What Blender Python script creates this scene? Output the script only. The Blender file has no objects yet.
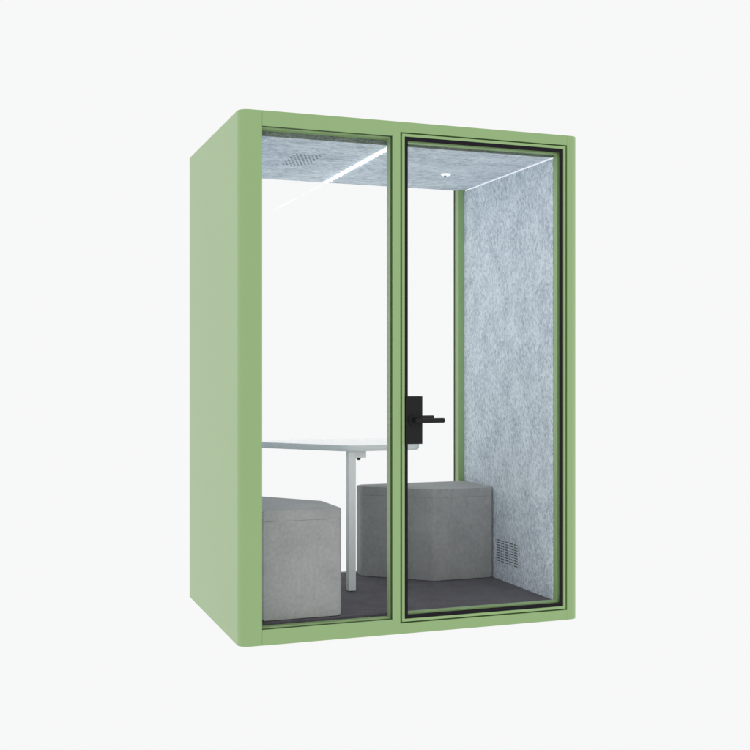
import bpy, bmesh, math
from mathutils import Vector

# ---------------------------------------------------------------- camera, world, exposure
scene = bpy.context.scene
C = scene.collection
TH, X0, Z0, F = 0.348258538, -0.577958676, 4.73072890, 1109.70140
cs, sn = math.cos(TH), math.sin(TH)
cam_data = bpy.data.cameras.new('camera')
cam = bpy.data.objects.new('camera', cam_data)
C.objects.link(cam)
cam.location = (-(X0*cs + Z0*sn), X0*sn - Z0*cs, 1.16259)
cam.rotation_euler = (math.pi/2, 0, -TH)
cam_data.sensor_width = 36.0
cam_data.lens = 36.0*F/750.0
cam_data.clip_start = 0.05
cam_data.clip_end = 500.0
scene.camera = cam

world = bpy.data.worlds.new('World')
scene.world = world
world.use_nodes = True
bg = world.node_tree.nodes['Background']
bg.inputs['Color'].default_value = (0.936, 0.938, 0.942, 1)     # white studio sweep all round
bg.inputs['Strength'].default_value = 1.0
scene.view_settings.view_transform = 'Standard'
scene.view_settings.look = 'None'
scene.view_settings.exposure = 0.0
scene.view_settings.gamma = 1.0
scene.cycles.max_bounces = 12
scene.cycles.diffuse_bounces = 6
scene.cycles.transparent_max_bounces = 24

# ---------------------------------------------------------------- materials
def lin(c):
    return tuple(((v/255)/12.92 if v/255 <= .04045 else ((v/255+.055)/1.055)**2.4) for v in c) + (1,)

def mat(name, col, rough=.5, spec=.5, metal=0.0):
    m = bpy.data.materials.new(name); m.use_nodes = True
    b = m.node_tree.nodes['Principled BSDF']
    b.inputs['Base Color'].default_value = col
    b.inputs['Roughness'].default_value = rough
    b.inputs['Specular IOR Level'].default_value = spec
    b.inputs['Metallic'].default_value = metal
    return m

def N(m, t, **kw):
    n = m.node_tree.nodes.new(t)
    for k, v in kw.items():
        if k in n.inputs: n.inputs[k].default_value = v
        else: setattr(n, k, v)
    return n

def paint(name, col, rough, spec):
    """powder coat: fine grain in the gloss and a trace of tone variation"""
    m = mat(name, col, rough, spec); L = m.node_tree.links
    b = m.node_tree.nodes['Principled BSDF']
    b.inputs['Coat Weight'].default_value = .38; b.inputs['Coat Roughness'].default_value = .32
    tc = N(m, 'ShaderNodeTexCoord')
    n1 = N(m, 'ShaderNodeTexNoise', Scale=900.0, Detail=2.0)
    n2 = N(m, 'ShaderNodeTexNoise', Scale=1.6, Detail=3.0)
    L.new(tc.outputs['Object'], n1.inputs['Vector']); L.new(tc.outputs['Object'], n2.inputs['Vector'])
    mx = N(m, 'ShaderNodeMix', data_type='RGBA')
    mx.inputs[6].default_value = tuple(c*.975 for c in col[:3]) + (1,)
    mx.inputs[7].default_value = tuple(min(1, c*1.025) for c in col[:3]) + (1,)
    L.new(n2.outputs['Fac'], mx.inputs[0]); L.new(mx.outputs[2], b.inputs['Base Color'])
    bp = N(m, 'ShaderNodeBump', Strength=.06, Distance=.0006)
    L.new(n1.outputs['Fac'], bp.inputs['Height']); L.new(bp.outputs['Normal'], b.inputs['Normal'])
    return m

def felt(name, dark, light, stretch, rot=(0, 0, 0)):
    """pressed polyester felt: stretched flecks of two tones with a soft bump"""
    m = mat(name, light, .95, .15); L = m.node_tree.links
    b = m.node_tree.nodes['Principled BSDF']
    tc = N(m, 'ShaderNodeTexCoord')
    mp = N(m, 'ShaderNodeMapping'); mp.inputs['Scale'].default_value = stretch; mp.inputs['Rotation'].default_value = rot
    L.new(tc.outputs['Object'], mp.inputs['Vector'])
    warp = N(m, 'ShaderNodeTexNoise', Scale=.35, Detail=2.0)
    L.new(mp.outputs['Vector'], warp.inputs['Vector'])
    add = N(m, 'ShaderNodeVectorMath', operation='MULTIPLY_ADD')
    L.new(warp.outputs['Color'], add.inputs[0]); add.inputs[1].default_value = (1.6, 1.6, 1.6)
    L.new(mp.outputs['Vector'], add.inputs[2])
    n1 = N(m, 'ShaderNodeTexNoise', Scale=1.0, Detail=5.0, Roughness=.7)
    n2 = N(m, 'ShaderNodeTexNoise', Scale=3.2, Detail=2.0, Roughness=.6)
    n3 = N(m, 'ShaderNodeTexNoise', Scale=.16, Detail=2.0)
    for n in (n1, n2, n3): L.new(add.outputs[0], n.inputs['Vector'])
    a1 = N(m, 'ShaderNodeMath', operation='MULTIPLY_ADD'); a1.inputs[1].default_value = .45
    L.new(n2.outputs['Fac'], a1.inputs[0]); L.new(n1.outputs['Fac'], a1.inputs[2])
    a2 = N(m, 'ShaderNodeMath', operation='MULTIPLY_ADD'); a2.inputs[1].default_value = .3
    L.new(n3.outputs['Fac'], a2.inputs[0]); L.new(a1.outputs[0], a2.inputs[2])
    r = N(m, 'ShaderNodeValToRGB')
    r.color_ramp.elements[0].position = .66; r.color_ramp.elements[0].color = dark
    r.color_ramp.elements[1].position = 1.02; r.color_ramp.elements[1].color = light
    L.new(a2.outputs[0], r.inputs['Fac']); L.new(r.outputs['Color'], b.inputs['Base Color'])
    bp = N(m, 'ShaderNodeBump', Strength=.8, Distance=.006)
    L.new(a1.outputs[0], bp.inputs['Height']); L.new(bp.outputs['Normal'], b.inputs['Normal'])
    return m

def weave(name, col, scale=520.0, var=.10, big=5.0, bump=.3):
    """woven cloth or carpet: fine grain plus slow tonal drift"""
    m = mat(name, col, .92, .2); L = m.node_tree.links
    b = m.node_tree.nodes['Principled BSDF']
    b.inputs['Sheen Weight'].default_value = .12
    tc = N(m, 'ShaderNodeTexCoord')
    n1 = N(m, 'ShaderNodeTexNoise', Scale=scale, Detail=3.0)
    n2 = N(m, 'ShaderNodeTexNoise', Scale=big, Detail=4.0)
    mp = N(m, 'ShaderNodeMapping'); mp.inputs['Scale'].default_value = (1, 1, .8)
    L.new(tc.outputs['Object'], mp.inputs['Vector'])
    n4 = N(m, 'ShaderNodeTexNoise', Scale=70.0, Detail=3.0)
    L.new(mp.outputs['Vector'], n4.inputs['Vector'])
    for n in (n1, n2): L.new(tc.outputs['Object'], n.inputs['Vector'])
    s = N(m, 'ShaderNodeMath', operation='ADD'); L.new(n1.outputs['Fac'], s.inputs[0]); L.new(n2.outputs['Fac'], s.inputs[1])
    s2 = N(m, 'ShaderNodeMath', operation='ADD'); L.new(s.outputs[0], s2.inputs[0]); L.new(n4.outputs['Fac'], s2.inputs[1])
    mr = N(m, 'ShaderNodeMapRange'); mr.inputs[1].default_value = 1.0; mr.inputs[2].default_value = 2.0
    L.new(s2.outputs[0], mr.inputs[0])
    mx = N(m, 'ShaderNodeMix', data_type='RGBA')
    mx.inputs[6].default_value = tuple(c*(1-var) for c in col[:3]) + (1,)
    mx.inputs[7].default_value = tuple(c*(1+var) for c in col[:3]) + (1,)
    L.new(mr.outputs[0], mx.inputs[0]); L.new(mx.outputs[2], b.inputs['Base Color'])
    bp = N(m, 'ShaderNodeBump', Strength=bump, Distance=.002)
    bp2 = N(m, 'ShaderNodeBump', Strength=.25, Distance=.02)
    L.new(n1.outputs['Fac'], bp.inputs['Height']); L.new(n2.outputs['Fac'], bp2.inputs['Height'])
    L.new(bp2.outputs['Normal'], bp.inputs['Normal']); L.new(bp.outputs['Normal'], b.inputs['Normal'])
    return m

def glass_mat(name, ior=1.22):
    m = bpy.data.materials.new(name); m.use_nodes = True
    nt = m.node_tree; nt.nodes.clear(); L = nt.links
    out = N(m, 'ShaderNodeOutputMaterial')
    tr = N(m, 'ShaderNodeBsdfTransparent', Color=(.999, 1.0, 1.0, 1))
    gl = N(m, 'ShaderNodeBsdfGlossy', Color=(1, 1, 1, 1), Roughness=0.0)
    fr = N(m, 'ShaderNodeFresnel', IOR=ior)
    geo = N(m, 'ShaderNodeNewGeometry')
    inv = N(m, 'ShaderNodeMath', operation='SUBTRACT'); inv.inputs[0].default_value = 1.0
    L.new(geo.outputs['Backfacing'], inv.inputs[1])
    mu = N(m, 'ShaderNodeMath', operation='MULTIPLY')
    L.new(fr.outputs[0], mu.inputs[0]); L.new(inv.outputs[0], mu.inputs[1])
    mx = N(m, 'ShaderNodeMixShader')
    L.new(mu.outputs[0], mx.inputs[0]); L.new(tr.outputs[0], mx.inputs[1]); L.new(gl.outputs[0], mx.inputs[2])
    L.new(mx.outputs[0], out.inputs['Surface'])
    return m

def emit(name, col, s):
    m = bpy.data.materials.new(name); m.use_nodes = True
    b = m.node_tree.nodes['Principled BSDF']
    b.inputs['Base Color'].default_value = (.8, .8, .8, 1)
    b.inputs['Emission Color'].default_value = col
    b.inputs['Emission Strength'].default_value = s
    return m

GREEN = paint('green_powder_coat', (.285, .452, .180, 1), .42, .5)
GREEN_IN = GREEN
BLACK = mat('black_rubber', (.010, .008, .013, 1), .6, .15)
SEAL = mat('dark_green_seal', (.055, .08, .045, 1), .7, .3)
GAP = mat('shadow_gap_dark', (.11, .18, .07, 1), .8, .2)
BLKMETAL = mat('matt_black_metal', (.010, .010, .010, 1), .5, .22)
FELT_W = felt('grey_blue_wall_felt', (.375, .44, .53, 1), (.85, .93, .995, 1), (62, 62, 44), (.6, 0, 0))
FELT_C = felt('grey_blue_ceiling_felt', (.385, .455, .54, 1), (.84, .915, .985, 1), (30, 52, 52))
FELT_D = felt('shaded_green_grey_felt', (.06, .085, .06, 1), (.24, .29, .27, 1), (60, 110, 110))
CARPET = weave('charcoal_carpet', (.070, .064, .082, 1), 300.0, .55, 9.0, .8)
FABRIC = weave('grey_upholstery', (.335, .343, .343, 1), 480.0, .20, 7.0, .35)
WHITE = mat('white_laminate', (.95, .955, .96, 1), .12, .5)
LEGM = mat('light_grey_powder_coat', (.78, .82, .81, 1), .45, .4)
EDGE = mat('grey_table_edge', (.70, .75, .75, 1), .5, .4)
TRIM = mat('pale_trim', (.95, .96, .97, 1), .5, .4)
GLASS = glass_mat('clear_glass')
GLASS_R = glass_mat('low_reflection_glass', 1.10)
LED = emit('led_strip_light', (1.0, .99, .97, 1), 36.0)
COVE = emit('cove_light_lens', (.95, .97, 1.0, 1), .42)
HOLE = mat('vent_hole_dark', (.075, .085, .09, 1), .9, .1)
WPLAST = emit('white_plastic_added_glow', (1, .99, 1, 1), .42)  # sensor plastic, no lamp: glow added to make the white bright

# ---------------------------------------------------------------- helpers
def box(bm, x0, x1, y0, y1, z0, z1):
    v = [bm.verts.new((x, y, z)) for z in (z0, z1) for y in (y0, y1) for x in (x0, x1)]
    for f in ((0, 2, 3, 1), (4, 5, 7, 6), (0, 1, 5, 4), (2, 6, 7, 3), (0, 4, 6, 2), (1, 3, 7, 5)):
        bm.faces.new([v[i] for i in f])

def round_poly(pts, rad, seg=8):
    """round the corners of a plan polygon (counter-clockwise); rad is one radius or one for each corner"""
    out = []; n = len(pts)
    for i, p in enumerate(pts):
        r = rad[i] if isinstance(rad, (list, tuple)) else rad
        p = Vector(p); a = (Vector(pts[i-1]) - p).normalized(); b = (Vector(pts[(i+1) % n]) - p).normalized()
        if r <= 0: out.append(tuple(p)); continue
        ang = a.angle(b); t = r/math.tan(ang/2)
        c = p + (a+b).normalized()*(r/math.sin(ang/2))
        s = p + a*t - c; e = p + b*t - c
        tot = s.angle(e); sg = 1 if s.x*e.y - s.y*e.x > 0 else -1
        for k in range(seg+1):
            q = sg*tot*k/seg
            out.append((c.x + s.x*math.cos(q) - s.y*math.sin(q), c.y + s.x*math.sin(q) + s.y*math.cos(q)))
    return out

def prism(bm, pts, z0, z1):
    lo = [bm.verts.new((x, y, z0)) for x, y in pts]; hi = [bm.verts.new((x, y, z1)) for x, y in pts]
    bm.faces.new(lo[::-1]); bm.faces.new(hi); n = len(pts)
    for i in range(n): bm.faces.new((lo[i], lo[(i+1) % n], hi[(i+1) % n], hi[i]))

def tube(bm, p0, p1, r0, r1=None, seg=24):
    r1 = r0 if r1 is None else r1
    p0, p1 = Vector(p0), Vector(p1); d = (p1-p0).normalized()
    u = d.orthogonal().normalized(); w = d.cross(u)
    A = [bm.verts.new(p0 + (u*math.cos(2*math.pi*k/seg) + w*math.sin(2*math.pi*k/seg))*r0) for k in range(seg)]
    B = [bm.verts.new(p1 + (u*math.cos(2*math.pi*k/seg) + w*math.sin(2*math.pi*k/seg))*r1) for k in range(seg)]
    bm.faces.new(A[::-1]); bm.faces.new(B)
    for k in range(seg): bm.faces.new((A[k], A[(k+1) % seg], B[(k+1) % seg], B[k]))

def ring(bm, x0, x1, z0, z1, w, y0, y1):
    """rectangular frame standing in the xz plane, mitred, one shell"""
    O = [(x0, z0), (x1, z0), (x1, z1), (x0, z1)]; I = [(x0+w, z0+w), (x1-w, z0+w), (x1-w, z1-w), (x0+w, z1-w)]
    V = [[bm.verts.new((x, y, z)) for x, z in L] for L in (O, I) for y in (y0, y1)]   # Of Ob If Ib
    Of, Ob, If, Ib = V
    for i in range(4):
        j = (i+1) % 4
        bm.faces.new((Of[i], Of[j], If[j], If[i])); bm.faces.new((Ob[j], Ob[i], Ib[i], Ib[j]))
        bm.faces.new((Of[j], Of[i], Ob[i], Ob[j])); bm.faces.new((If[i], If[j], Ib[j], Ib[i]))

def obj(name, bm, m, parent=None, bevel=0.0, seg=2, smooth=True, origin=None):
    bmesh.ops.recalc_face_normals(bm, faces=bm.faces)
    if origin is None and parent is not None: origin = (0, 0, 0)
    me = bpy.data.meshes.new(name); bm.to_mesh(me); bm.free()
    o = bpy.data.objects.new(name, me); C.objects.link(o)
    me.materials.append(m)
    if smooth:
        for p in me.polygons: p.use_smooth = True
        md = None
    if bevel > 0:
        md = o.modifiers.new('bevel', 'BEVEL'); md.width = bevel; md.segments = seg; md.limit_method = 'ANGLE'
        md.angle_limit = math.radians(35); md.harden_normals = False
    if smooth:
        wn = o.modifiers.new('weighted_normal', 'WEIGHTED_NORMAL'); wn.keep_sharp = True
        me.set_sharp_from_angle(angle=math.radians(35))
    if parent is not None:
        o.parent = parent
        # things sit at their own base: mesh coordinates are scene coordinates, so take the base off again
        base = parent
        off = Vector((0, 0, 0))
        while base is not None:
            off += Vector(base.location); base = base.parent
        for v in me.vertices: v.co -= off
    return o

def thing(name, loc, label, cat, group=None):
    o = bpy.data.objects.new(name, None); C.objects.link(o)
    o.location = loc; o.empty_display_size = .2
    o['label'] = label; o['category'] = cat
    if group: o['group'] = group
    return o

B = bmesh.new
W, D, H = 1.650, 1.193, 2.300
ZF, ZC = .085, 2.204          # inner floor and ceiling
XL, XR = .110, 1.540          # inner faces of the felt walls
YF, YB = .058, 1.075          # inner depth

# ---------------------------------------------------------------- the booth
booth = thing('meeting_booth', (W/2, D/2, 0),
              'sage green two seat acoustic booth with glass front, glazed door and felt lining', 'booth')

R = .045
bm = B(); prism(bm, round_poly([(0, 0), (.0997, 0), (.0997, D), (0, D)], [R, 0, 0, R], 12), 0, H)
obj('side_wall', bm, GREEN, booth, .0012, 2)
bm = B(); prism(bm, round_poly([(1.5860, 0), (W, 0), (W, D), (1.5860, D)], [0, R, R, 0], 12), 0, H)
obj('side_wall', bm, GREEN, booth, .0012, 2)

XA, XB = .100, 1.5858
# front frame: window opening .100-.699, door opening .736-1.584
bm = B()
def frame_bars(bm):
    zs = [0, .047, .067, 2.234, 2.254, H]
    ys = (0, YF)
    # header, sill, mullion as one welded outline: polygon with two holes built from strips
    box(bm, XA, .699, ys[0], ys[1], 2.234, H)
    box(bm, XA, .699, ys[0], ys[1], 0, .067)
    box(bm, .699, .736, ys[0], ys[1], 0, H)
    box(bm, .736, XB, ys[0], ys[1], 2.254, H-.0)
    box(bm, .736, XB, ys[0], ys[1], 0, .047)
frame_bars(bm)
bmesh.ops.remove_doubles(bm, verts=bm.verts, dist=1e-5)
# drop the inner faces left where bars butt
def drop_inner(bm):
    seen = {}
    for f in list(bm.faces):
        c = f.calc_center_median(); k = (round(c.x, 4), round(c.y, 4), round(c.z, 4)); seen.setdefault(k, []).append(f)
    dead = [f for v in seen.values() if len(v) > 1 for f in v]
    bmesh.ops.delete(bm, geom=dead, context='FACES_ONLY')
drop_inner(bm)
ff = obj('front_frame', bm, GREEN, booth)

# inner jambs behind the door leaf (the rebate the door closes on)
bm = B()
ring(bm, .7365, 1.5838, .0475, 2.2535, .0405, .024, YF+.0)
# ring is wider than the black seal so the green shows round the glass
obj('door_rebate', bm, GREEN, booth, .001, 1)

# window: seal, pane, inner frame
win = B(); ring(win, .0972, .6985, .0655, 2.2352, .0024, .007, .0185)
obj('window_seal', win, SEAL, booth)
bm = B(); ring(bm, .0955, .6984, .0676, 2.2334, .006, .0188, .0572)
wf = obj('window_frame', bm, GREEN, booth, .001, 1)
bm = B(); box(bm, .1045, .6945, .024, .032, .0715, 2.2295)
obj('window_pane', bm, GLASS, wf, smooth=False)

# door leaf
door = B(); ring(door, .7448, 1.5780, .0535, 2.2475, .0125, -.001, .021)
door = obj('door', door, GREEN, booth, .0015, 2)
bm = B(); ring(bm, .7365, 1.5838, .0475, 2.2535, .0085, .012, .0238)
obj('door_gap_seal', bm, GAP, booth)
bm = B(); ring(bm, .7556, 1.5644, .0666, 2.2344, .0172, .0005, .0058)
obj('glass_seal', bm, BLACK, door, .0008, 1)
bm = B(); box(bm, .7725, 1.5475, .006, .0145, .0835, 2.2175)
obj('door_pane', bm, GLASS, door, smooth=False)

# handle: lock plate, rose, lever
bm = B(); box(bm, .762, .8395, -.010, .0055, .8515, 1.067)
obj('lock_plate', bm, BLKMETAL, door, .0012, 2)
bm = B()
tube(bm, (.796, -.0102, .9585), (.796, -.017, .9585), .026, .025, 32)
tube(bm, (.796, -.017, .9585), (.796, -.050, .9585), .0105, None, 20)
zc = .9585
pts = [(.785, -.050), (.800, -.057), (.930, -.057), (.930, -.047), (.800, -.044), (.785, -.044)]
tube(bm, (.788, -.052, zc), (.925, -.052, zc), .0105, None, 24)
tube(bm, (.925, -.052, zc), (.9285, -.052, zc), .0105, .0085, 24)
obj('door_handle', bm, BLKMETAL, door, .0006, 1)
bm = B()     # the same lever set inside, seen through the glass
box(bm, .762, .8395, .0150, .030, .8515, 1.067)
tube(bm, (.796, .030, .9665), (.796, .066, .9665), .0105, None, 20)
tube(bm, (.788, .068, .9665), (.925, .068, .9665), .0105, None, 24)
obj('inner_handle', bm, BLKMETAL, door, .0006, 1)

# hinges on the right jamb are hidden; rear frame
bm = B()
box(bm, XA, .143, 1.076, 1.136, 0, H); box(bm, 1.507, XB, 1.076, 1.136, 0, H)
box(bm, XA, .120, 1.1365, D, 0, H); box(bm, 1.530, XB, 1.1365, D, 0, H)
box(bm, .144, 1.506, 1.097, 1.136, 2.236, H); box(bm, .144, 1.506, 1.097, 1.136, 0, .072)
box(bm, .121, 1.529, 1.1365, D, 2.240, H); box(bm, .121, 1.529, 1.1365, D, 0, .060)
obj('rear_frame', bm, GREEN, booth, .0015, 2)
bm = B(); ring(bm, .1435, 1.5065, .0725, 2.2355, .0035, 1.1285, 1.1355)
rs = obj('rear_window_seal', bm, SEAL, booth)
bm = B(); box(bm, .1475, 1.5025, 1.1285, 1.1345, .0765, 2.2315)
obj('rear_pane', bm, GLASS_R, rs, smooth=False)
bm = B(); box(bm, .148, 1.502, 1.112, 1.1265, .0725, .0885)
obj('glazing_bead', bm, TRIM, booth, .001, 1)

# base, roof, lining
bm = B(); box(bm, XA, XB, YF+.001, 1.0755, .0, .066)
obj('base', bm, GREEN, booth)
bm = B(); box(bm, XA, XB, YF+.001, 1.0755, 2.225, H-.001)
obj('roof', bm, GREEN, booth)
bm = B(); box(bm, .1005, 1.5855, YF+.003, 1.096, .0665, ZF)
obj('carpet_floor', bm, CARPET, booth, .002, 2)
bm = B(); box(bm, .1005, 1.5855, YF+.003, YF+.0145, ZC+.001, 2.2243)  # dark felt strip, shade under the header put into its colour
obj('ceiling_edge', bm, FELT_D, booth)
bm = B(); box(bm, .1005, 1.5855, YF+.015, 1.0955, ZC, 2.2245)
obj('ceiling_panel', bm, FELT_C, booth, .002, 2)
bm = B(); box(bm, .0998, XL, YF+.003, 1.0755, ZF+.0005, ZC-.0005)
obj('wall_panel', bm, FELT_W, booth, .001, 1)
bm = B(); box(bm, XR, 1.5859, YF+.001, 1.0755, ZF+.0005, ZC-.0065)
obj('wall_panel', bm, FELT_W, booth, .001, 1)
bm = B(); box(bm, XR-.0005, 1.5859, YF+.001, 1.060, ZC-.0062, ZC-.0007)
obj('cove_light', bm, COVE, booth)

# ceiling light strip
bm = B(); box(bm, .7185, .7335, .085, 1.085, ZC-.0025, ZC+.004)
obj('light_strip', bm, LED, booth)

# perforated ceiling vent
bm = B()
ny, nx = 12, 7
for i in range(nx):
    for j in range(ny):
        x = .366 + i*.0190 + (.0095 if j % 2 else 0); y = .395 + j*.0245
        tube(bm, (x, y, ZC-.0008), (x, y, ZC+.001), .0046, None, 10)
obj('ceiling_vent', bm, HOLE, booth, smooth=False)

# slotted wall vent
bm = B()
for i in range(5):
    for j in range(9):
        y = .440 + i*.0505; z = .184 + j*.0136
        pr = round_poly([(y-.0185, z-.0020), (y+.0185, z-.0020), (y+.0185, z+.0020), (y-.0185, z+.0020)], .0018, 3)
        a = [bm.verts.new((XR-.0010, p, q)) for p, q in pr]; b = [bm.verts.new((XR+.001, p, q)) for p, q in pr]
        bm.faces.new(a); bm.faces.new(b[::-1]); n = len(pr)
        for k in range(n): bm.faces.new((a[k], b[k], b[(k+1) % n], a[(k+1) % n]))
obj('wall_vent', bm, HOLE, booth, smooth=False)

# small ceiling sensor, its white plastic given an added glow to stand out
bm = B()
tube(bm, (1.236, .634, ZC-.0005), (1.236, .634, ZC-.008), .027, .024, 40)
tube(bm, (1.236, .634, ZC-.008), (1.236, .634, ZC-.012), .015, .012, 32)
cd = obj('ceiling_sensor', bm, WPLAST, booth, .001, 2)
bm = B(); tube(bm, (1.229, .628, ZC-.0115), (1.229, .628, ZC-.0140), .007, .006, 16)
obj('lens', bm, HOLE, cd)

# ---------------------------------------------------------------- table
tb = thing('table', (.72, .80, ZF), 'white topped table with chamfered round cornered top on light grey legs', 'table')
ZT = .8150
plan = round_poly([(.245, 1.090), (.676, .553), (1.075, .553), (1.075, 1.090)], [.04, .13, .07, .03], 12)
def inset(pts, d):
    cx = sum(p[0] for p in pts)/len(pts); cy = sum(p[1] for p in pts)/len(pts)
    out = []
    for x, y in pts:
        v = Vector((x-cx, y-cy)); l = v.length; v *= (l-d)/l; out.append((cx+v.x, cy+v.y))
    return out
bm = B(); prism(bm, plan, ZT-.004, ZT)
top = obj('table_top', bm, WHITE, tb, .001, 2)
bm = B()
lo = inset(plan, .005)
n = len(plan)
A = [bm.verts.new((x, y, ZT-.0042)) for x, y in plan]; Bm = [bm.verts.new((x, y, ZT-.020)) for x, y in plan]; Cc = [bm.verts.new((x, y, ZT-.031)) for x, y in lo]
bm.faces.new(A); bm.faces.new(Cc[::-1])
for k in range(n):
    j = (k+1) % n
    bm.faces.new((A[k], A[j], Bm[j], Bm[k])); bm.faces.new((Bm[k], Bm[j], Cc[j], Cc[k]))
obj('edge_band', bm, EDGE, top)
LX, LY = .7055, .600
for lx, ly in ((LX, LY), (.965, .622), (.285, 1.030)):
    bm = B(); box(bm, lx-.0195, lx+.0195, ly-.0195, ly+.0195, ZF+.004, ZT-.0315)
    lg = obj('leg', bm, LEGM, tb, .002, 2)
    bm = B(); tube(bm, (lx, ly, ZF), (lx, ly, ZF+.0038), .014, None, 16)
    obj('foot', bm, BLACK, lg)
bm = B()
box(bm, LX+.0200, LX+.076, LY-.012, LY+.012, ZT-.066, ZT-.0315)

obj('support_beam', bm, LEGM, tb, .001, 1)
bm = B(); tube(bm, (LX+.040, LY, ZT-.0662), (LX+.040, LY, ZT-.074), .0115, .010, 20)
tube(bm, (LX+.040, LY, ZT-.074), (LX+.040, LY, ZT-.078), .010, .004, 20)
obj('knob', bm, BLKMETAL, tb)

# ---------------------------------------------------------------- stools
def stool(name, plan, label, rad):
    cx = sum(p[0] for p in plan)/len(plan); cy = sum(p[1] for p in plan)/len(plan)
    t = thing(name, (cx, cy, ZF), label, 'stool', 'upholstered stools')
    ztop, zs = .566, .521
    pp = round_poly(plan, rad, 5)
    bm = B(); prism(bm, pp, ZF+.004, zs-.0002)
    bmesh.ops.bevel(bm, geom=[e for e in bm.edges if all(abs(v.co.z-ZF-.004) < 1e-6 for v in e.verts)],
                    offset=.008, segments=4, profile=.5, affect='EDGES')
    bmesh.ops.bevel(bm, geom=[e for e in bm.edges if all(abs(v.co.z-zs+.0002) < 1e-6 for v in e.verts)],
                    offset=.0010, segments=2, profile=.5, affect='EDGES')
    obj('body', bm, FABRIC, t)
    bm = B(); prism(bm, pp, zs+.0002, ztop)
    bmesh.ops.bevel(bm, geom=[e for e in bm.edges if all(abs(v.co.z-ztop) < 1e-6 for v in e.verts)],
                    offset=.014, segments=5, profile=.5, affect='EDGES')
    bmesh.ops.bevel(bm, geom=[e for e in bm.edges if all(abs(v.co.z-zs-.0002) < 1e-6 for v in e.verts)],
                    offset=.0010, segments=2, profile=.5, affect='EDGES')
    obj('seat_pad', bm, FABRIC, t)
    bm = B(); ins = inset(pp, .035); prism(bm, ins, ZF, ZF+.006)
    obj('glide_base', bm, BLACK, t)
    return t
stool('stool', [(.116, .072), (.486, .072), (.486, .388), (.250, .700), (.116, .700)],
      'grey fabric stool with angled corner, close behind the left window pane', [.012, .022, .02, .03, .03])
stool('stool', [(.888, .968), (1.190, .690), (1.535, .690), (1.535, 1.068), (.888, 1.068)],
      'grey fabric stool with angled corner against the felt wall, seen through the door', [.05, .045, .018, .02, .03])
